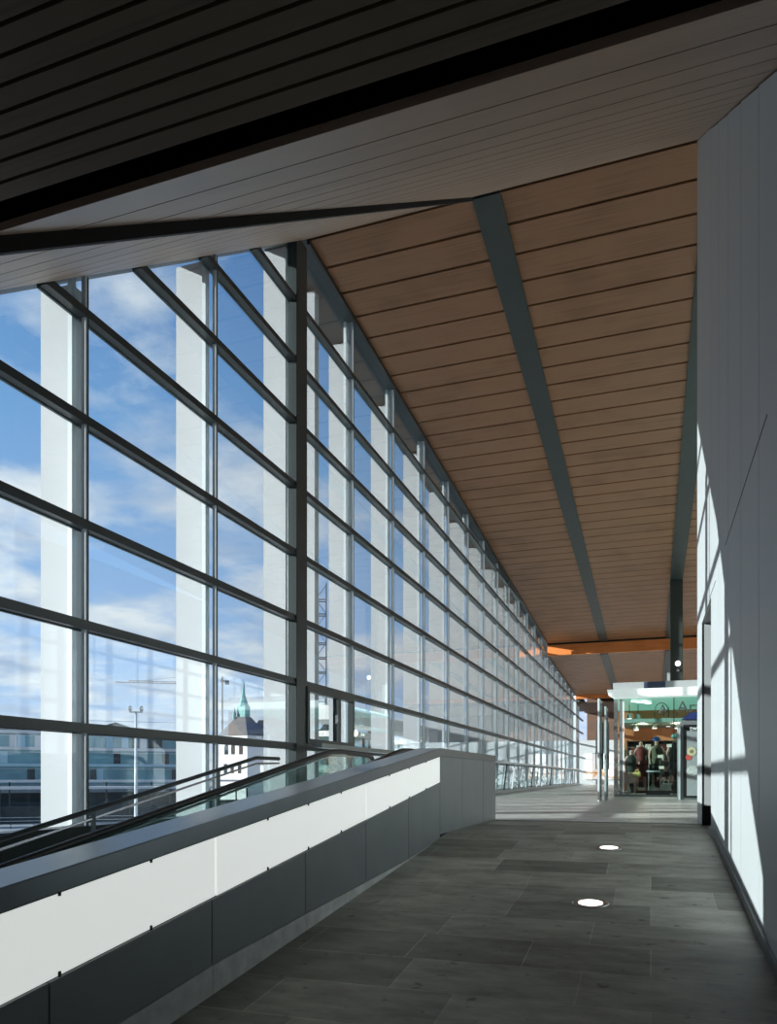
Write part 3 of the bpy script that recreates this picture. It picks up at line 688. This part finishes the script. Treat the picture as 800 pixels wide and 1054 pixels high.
# machine / cabinet in front of shop on the right
cy_ = 24.6
def cp(x, y): return on_y(x, y, cy_)
a, c = cp(697.5, 826), cp(735, 740)
cb = empty('information_cabinet', ((a.x + c.x) / 2, cy_, 0), 'grey cabinet with stickers and a blue lid in front of the shop', 'cabinet')
MB().prism([(a.x, 0), (c.x, 0), (c.x, c.z + .1), (a.x + .35, c.z + .02), (a.x + .1, c.z - .06), (a.x, c.z - .25)], 1, cy_, cy_ + .5).build('housing', M['steel_mid'], cb, bevel=.02)
p0, p1 = cp(703.5, 821), cp(732, 745.5)
MB().box((p0.x, cy_ - .02, p0.z), (p1.x, cy_ - .001, p1.z)).build('dark_pane', M['black'], cb)
p2, p3 = cp(707, 819), cp(732, 752)
MB().box((p2.x, cy_ - .03, p2.z), (p3.x, cy_ - .021, p3.z)).build('grey_poster', mat('poster_grey', (.42, .44, .46), .5, noise=.1), cb)
p4, p5 = cp(702, 741), cp(732, 735)
MB().prism([(p4.x, c.z + .0), (p4.x + .2, c.z + .19), (c.x, c.z + .3), (c.x, c.z + .0)], 1, cy_ - .08, cy_ + .4).build('lid', mat('navy', (.02, .035, .14), .4, noise=.1), cb)
text_mesh('cabinet_lettering', 'tw', .2, cm, cb, (cp(710, 752).x, cy_ - .035, cp(710, 752).z), (math.pi / 2, 0, 0))
def disc(px, py, r, m_, name, d):
    P = cp(px, py); q = MB(); q.prism([(P.x + r * math.cos(k * math.pi / 10), P.z + r * math.sin(k * math.pi / 10)) for k in range(20)], 1, cy_ - d, cy_ - d + .008); q.build(name, m_, cb)
disc(712, 773.5, .13, mat('sticker_yellow', (.85, .75, .45), .5, noise=.2, nscale=20), 'round_sticker', .045)
disc(709, 779.5, .09, mat('sticker_red', (.75, .12, .1), .5, noise=.2), 'round_sticker', .04)
disc(712, 773.5, .055, mat('sticker_ring', (.25, .25, .2), .5, noise=.1), 'sticker_centre', .05)
disc(712.5, 793.5, .16, mat('sticker_white', (.8, .82, .8), .5, noise=.35, nscale=14), 'round_sticker', .045)
for p in (a.x + .03, ): MB().box((p, cy_ - .05, 0), (p + .05, cy_, c.z - .2)).build('edge_post', M['white_steel'], cb)

# open glass doors, seen nearly edge on
DY = 22.8
def door(px, top_y, base_y, label, w):
    t_ = EYE / ((base_y - HZ) / F); P = on_t(px, base_y, t_); z = on_t(px, top_y, t_).z
    d = empty('glass_door', (P.x, P.y, 0), label, 'door')
    MB().box((P.x - .02, P.y, 0), (P.x + .03, P.y + .05, z)).build('front_stile', M['white_steel'], d)
    MB().box((P.x - .02, P.y + w - .05, 0), (P.x + .03, P.y + w, z)).build('rear_stile', M['stainless'], d)
    MB().box((P.x, P.y + .05, .04), (P.x + .012, P.y + w - .05, z - .04)).build('glass', M['bglass'], d)
    MB().box((P.x - .02, P.y + .05, 0), (P.x + .03, P.y + w - .05, .09)).build('bottom_rail', M['steel_mid'], d)
    MB().box((P.x - .02, P.y + .05, z - .06), (P.x + .03, P.y + w - .05, z)).build('top_rail', M['steel_mid'], d)
    for s_ in (-.07, .09):
        hb = MB(); x_ = P.x + s_; y_ = P.y + .18
        hb.tube([(P.x, y_, .9), (x_, y_, .9), (x_, y_, 2.25), (P.x, y_, 2.25)], .016, 8); hb.build('pull_handle', M['black'], d)
door(616, 719, 825, 'open glass door leaf with long dark pull handles, left of the pair', 1.1)
door(623, 727, 824, 'open glass door leaf with long dark pull handles, nearer the shop front', 1.1)

# ------------------------------------------------------------------ outside
GZ = -6.0
gm = mat('paving_outside', (.66, .66, .64), .9, noise=.3, nscale=.06)
gout = box((-700, -200, GZ - .5), (GX - .5, 900, GZ)); struct(gout, 'floor_outside', gm)
wht = mat('white_render', (.88, .88, .87), .7, noise=.06, nscale=.3); brightg = mat('teal_glass', (.28, .58, .64), .12, noise=.45, nscale=.12); roofm = mat('slate_roof', (.20, .19, .20), .7, noise=.2, nscale=.8)
darkw = mat('dark_window', (.04, .06, .08), .15, noise=.2); teal_c = mat('verdigris', (.22, .48, .46), .6, noise=.15); lightblue = mat('light_blue_panel', (.60, .86, .94), .3, noise=.1)
concd = mat('dull_concrete', (.30, .32, .33), .8, noise=.2, nscale=.2)
class Loc:                         # local frame for a far building facing the hall
    def __init__(s, px, t):
        p = on_t(px, 799, t); s.o = Vector((p.x, p.y, 0)); d = Vector((p.x, p.y, 0)).normalized(); s.f = d; s.r = Vector((d.y, -d.x, 0)); s.t = t
        s.ang = math.atan2(s.r.y, s.r.x)
def far_empty(name, L_, label, cat):
    e_ = empty(name, (L_.o.x, L_.o.y, GZ), label, cat); e_.rotation_euler = (0, 0, L_.ang); WP[e_.name] = Vector((0, 0, 0)); return e_
def zpx(py, t): return (HZ - py) / F * t + EYE - GZ      # height above the ground of a row at depth t
# teal glass office block
L1 = Loc(70, 150); t_ = 150
off = far_empty('office_building', L1, 'long teal glass office block with a low pitched roof beyond the tracks', 'building')
H = zpx(757, t_); Wd = 30
MB().box((-Wd, 0, 0), (24, 18, H)).build('body', brightg, off)
for k in range(5):
    z = H * k / 4.6 + 2.2
    MB().box((-Wd - .2, -.5, z), (24.2, 0, z + .55)).build('floor_band', wht if k in (3, 4) else lightblue, off)
for k in range(34):
    xx = -Wd + k * 1.6 + random.uniform(0, .5); z = H * random.choice((1, 2, 3)) / 4.6 + 2.8
    MB().box((xx, -.2, z), (xx + 1.3, -.02, z + 2.3)).build('window', random.choice((lightblue, darkw, lightblue, wht, darkw)), off)
for k in range(5): MB().box((-Wd, -.35, 2.9 + H * k / 4.6 + 2), (24, -.25, 3.0 + H * k / 4.6 + 2)).build('railing', M['white_steel'], off)
MB().prism([(0, H), (18, H), (9, H + 3.0)], 1, 2, 16).build('roof', roofm, off)
MB().box((-Wd, -6, 3.6), (24, 0, 4.4)).build('lower_deck', concd, off)
MB().box((-Wd, -1, 0), (24, -.4, 3.6)).build('undercroft', darkw, off)
# church with a spire
LC = Loc(240, 200); t_ = 200
ch = far_empty('church', LC, 'white church with grey hipped roof and thin green spire', 'church'); ch.rotation_euler.z -= math.radians(38)
w2 = 4.6; H = zpx(757, t_); HR = zpx(737, t_); HS = zpx(697, t_)
MB().box((-w2, 0, 0), (w2, 9, H)).build('nave', wht, ch)
MB().hull([(-w2 - .3, -.3, H), (w2 + .3, -.3, H), (w2 + .3, 9.3, H), (-w2 - .3, 9.3, H), (-1.5, 3.2, HR), (1.5, 3.2, HR), (1.5, 5.8, HR), (-1.5, 5.8, HR)],
          [(0, 1, 5, 4), (1, 2, 6, 5), (2, 3, 7, 6), (3, 0, 4, 7), (4, 5, 6, 7), (3, 2, 1, 0)]).build('hipped_roof', roofm, ch)
MB().box((-1.3, 3.4, HR), (1.3, 5.6, HR + 3)).build('lantern', teal_c, ch)
MB().lathe((0, 4.5, HR + 3), [(1.5, 0), (.9, 1.5), (.5, 3), (.05, HS - HR - 3)], 8).build('spire', teal_c, ch)
MB().lathe((-1.9, 3, HR - .5), [(.5, 0), (.45, 1.5), (.05, 3)], 8).build('turret', teal_c, ch)
for xx in (-2.8, -.6, 2.0):
    q = MB(); pts = [(xx, H - 5), (xx + 1.1, H - 5), (xx + 1.1, H - 3)] + [(xx + .55 + .55 * math.cos(a * math.pi / 6), H - 3 + .7 * math.sin(a * math.pi / 6)) for a in range(1, 6)] + [(xx, H - 3)]
    q.prism(pts, 1, -.12, .05); q.build('arched_window', darkw, ch)
for xx in (-3, -.8, 1.6): MB().box((xx, -.1, H - 10), (xx + 1, .05, H - 7.5)).build('window', darkw, ch)
# dark-roofed house beside
LH = Loc(270, 222); hs = far_empty('townhouse', LH, 'townhouse with dark roof and brick chimney right of the church', 'building')
MB().box((-3, 0, 0), (12, 9, zpx(752, 210))).build('walls', mat('cream', (.6, .56, .5), .8, noise=.1), hs)
MB().prism([(-3.4, zpx(752, 210)), (12.4, zpx(752, 210)), (10, zpx(738, 210)), (-1, zpx(738, 210))], 1, -.3, 9.3).build('roof', roofm, hs)
MB().box((3.2, 2, zpx(752, 210)), (5, 4, zpx(733, 210))).build('chimney', mat('brick', (.45, .25, .18), .8, noise=.2), hs)
for k in range(5): MB().box((-2 + k * 2.6, -.1, zpx(764, 210)), (-.9 + k * 2.6, 0, zpx(757, 210))).build('window', darkw, hs)
# more blocks behind, each different
for px, tt, wpx, top_, m_, lab in ((20, 230, 60, 752, concd, 'low grey block behind the teal office building'), (345, 170, 30, 752, wht, 'white apartment block seen through the opening window'),
                             (392, 190, 26, 748, mat('terracotta', (.5, .3, .22), .8, noise=.2), 'terracotta coloured house past the opening window'), (182, 240, 36, 768, brightg, 'distant teal glass block between the office building and church')):
    Lb = Loc(px, tt); w = wpx * tt / F / 2; hb = far_empty('apartment_building', Lb, lab, 'building'); H = zpx(top_, tt)
    MB().box((-w, 0, 0), (w, 10, H)).build('walls', m_, hb)
    MB().prism([(-w - .3, H), (w + .3, H), (w * .6, H + 2), (-w * .6, H + 2)], 1, -.3, 10.3).build('roof', roofm, hb)
    nx = max(3, int(w))
    for i in range(nx):
        for j in range(3):
            xx = -w + (i + .5) * 2 * w / nx; z = H - 2.6 - j * 3
            MB().box((xx - .45, -.12, z), (xx + .45, .02, z + 1.5)).build('window', darkw, hb)
# platform canopies
for px, tt, py, hw, lab in ((90, 108, 812, 34, 'nearest flat platform canopy on posts below the office building'), (60, 125, 805, 44, 'second flat platform canopy on posts nearer the office building')):
    Lb = Loc(px, tt); e_ = far_empty('platform_canopy', Lb, lab, 'canopy'); z = zpx(py, tt)
    MB().box((-hw, -2, z), (hw, 2, z + .35)).build('roof_slab', wht, e_)
    for k in range(12): MB().box((-hw + k * hw / 6, -.1, 0), (-hw + k * hw / 6 + .25, .15, z)).build('post', M['beam'], e_)
    MB().box((-hw, 2.5, .0), (hw, 3, 2.4)).build('screen', darkw, e_)
Lb = Loc(100, 100); e_ = far_empty('platform_fence', Lb, 'long low fence with thin rails along the platform edge', 'fence')
for k in range(3): MB().box((-40, 0, .5 + k * .45), (40, .06, .56 + k * .45)).build('rail', M['white_steel'], e_)
for k in range(30): MB().box((-40 + k * 2.7, -.03, 0), (-39.92 + k * 2.7, .08, 1.5)).build('post', M['steel_dark'], e_)
# lamp mast
Lm = Loc(140, 60); e_ = far_empty('lamp_mast', Lm, 'tall slim white lamp mast standing on the forecourt', 'street lamp')
Hm = zpx(733, 60)
MB().tube([(0, 0, 0), (0, 0, Hm)], [.16, .09], 10).build('mast', M['white_steel'], e_, smooth=True)
MB().bar((-.5, 0, Hm), (.5, 0, Hm), .1).build('crossarm', M['white_steel'], e_)
for s_ in (-1, 1): MB().lathe((s_ * .42, 0, Hm + .05), [(.05, 0), (.15, .1), (.15, .35), (.04, .45)], 10).build('lamp_head', M['stainless'], e_)
MB().tube([(0, -.3, 0), (0, -.3, Hm * .45)], .1, 8).build('sleeve', M['white_steel'], e_)
# lattice mast
Lm = Loc(330.5, 60); e_ = far_empty('lattice_mast', Lm, 'white lattice mast with rungs rising beyond the opening window', 'mast')
Ht = zpx(600, 60)
for sx_ in (-.42, .42):
    for sy_ in (0, .8): MB().bar((sx_, sy_, 0), (sx_, sy_, Ht), .09).build('chord', M['steel_mid'], e_)
q = MB(); z = 0; k = 0
while z < Ht - 1:
    q.bar((-.42, 0, z), (.42, 0, z), .08); q.bar((-.42, .8, z), (.42, .8, z), .08); q.bar((-.42, 0, z), (-.42, .8, z), .06); q.bar((.42, 0, z), (.42, .8, z), .06)
    q.bar(((-.42, .42)[k % 2], 0, z), ((.42, -.42)[k % 2], 0, z + 1.15), .045); z += 1.15; k += 1
q.build('rungs', M['steel_mid'], e_)
# cranes
def crane(px, tt, ypx, l, r, lab):
    Lb = Loc(px, tt); e_ = far_empty('tower_crane', Lb, lab, 'crane'); z = zpx(ypx, tt); om = mat('crane_paint', (.62, .42, .34), .6, noise=.1)
    q = MB(); q.bar((0, 0, 0), (0, 0, z + 3), .9); q.build('tower', om, e_)
    q = MB(); q.bar((-l, 0, z), (r, 0, z), .35); q.bar((-l * .8, 0, z + 1), (r, 0, z + 1), .3)
    k = -l * .8
    while k < r: q.bar((k, 0, z), (k + 1, 0, z + 1), .2); k += 2
    q.build('jib', om, e_)
    q = MB(); q.bar((-l * .6, 0, z + 1), (0, 0, z + 4), .15); q.bar((0, 0, z + 4), (r * .7, 0, z + 1), .15); q.build('tie_bars', om, e_)
    MB().box((r - 2.5, -.8, z - 1.5), (r, .8, z + .8)).build('counterweight', concd, e_)
crane(186, 420, 704, 34, 10, 'distant pale crane with a long horizontal jib behind the second fin')
crane(229, 460, 702, 1.5, 4, 'distant stub-jib crane standing just above the church spire')
# white platform canopy alongside the hall, with glazed waiting rooms
pc = empty('station_canopy', (-10.5, 40, GZ), 'white station canopy on posts running alongside the glass wall', 'canopy')
MB().box((-10.6, 22, 2.5), (-9.6, 60, 2.95)).build('roof_slab', wht, pc)
for k in range(8): MB().box((-9.9, 23 + k * 5, GZ), (-9.65, 23.25 + k * 5, 2.55)).build('post', wht, pc)
MB().box((-12.5, 22, -.6), (-9.2, 62, -.3)).build('deck', wht, pc)
mg = glass('pale_green_glass', (.80, .93, .90), .08, .6, 3)
for k, (y_, lab) in enumerate(((24.5, 'nearest pale green glass kiosk under the station canopy'), (32, 'second pale green glass kiosk under the station canopy'), (41, 'third pale green glass kiosk under the station canopy'), (51, 'farthest pale green glass kiosk under the station canopy'))):
    e_ = empty('glass_kiosk', (-10.8, y_, -.3), lab, 'kiosk')
    MB().box((-11.8, y_, -.3), (-10, y_ + 3.2, 2.1)).build('glass_body', mg, e_)
    MB().box((-11.9, y_ - .1, 2.1), (-9.9, y_ + 3.3, 2.3)).build('kiosk_roof', wht, e_)
    for xx, yy in ((-10.02, y_), (-10.02, y_ + 3.1), (-10.02, y_ + 1.5)): MB().box((xx, yy, -.3), (xx + .08, yy + .1, 2.1)).build('frame', M['steel_dark'], e_)
# entrance structure seen through and below the opening window
e_ = empty('signal_cabin', (-16, 36, GZ), 'white framed cabin with dark windows below the opening window', 'cabin')
MB().box((-18, 34, GZ), (-14, 39, 0.9)).build('walls', wht, e_)
MB().box((-18.4, 33.6, .9), (-13.6, 39.4, 1.25)).build('cabin_roof', wht, e_)
for k in range(3): MB().box((-17.7 + k * 1.3, 33.92, -1), (-16.8 + k * 1.3, 34.02, .5)).build('window', darkw, e_)
for k in range(3): MB().box((-14.02, 34.3 + k * 1.6, -1), (-13.92, 35.4 + k * 1.6, .5)).build('window', darkw, e_)
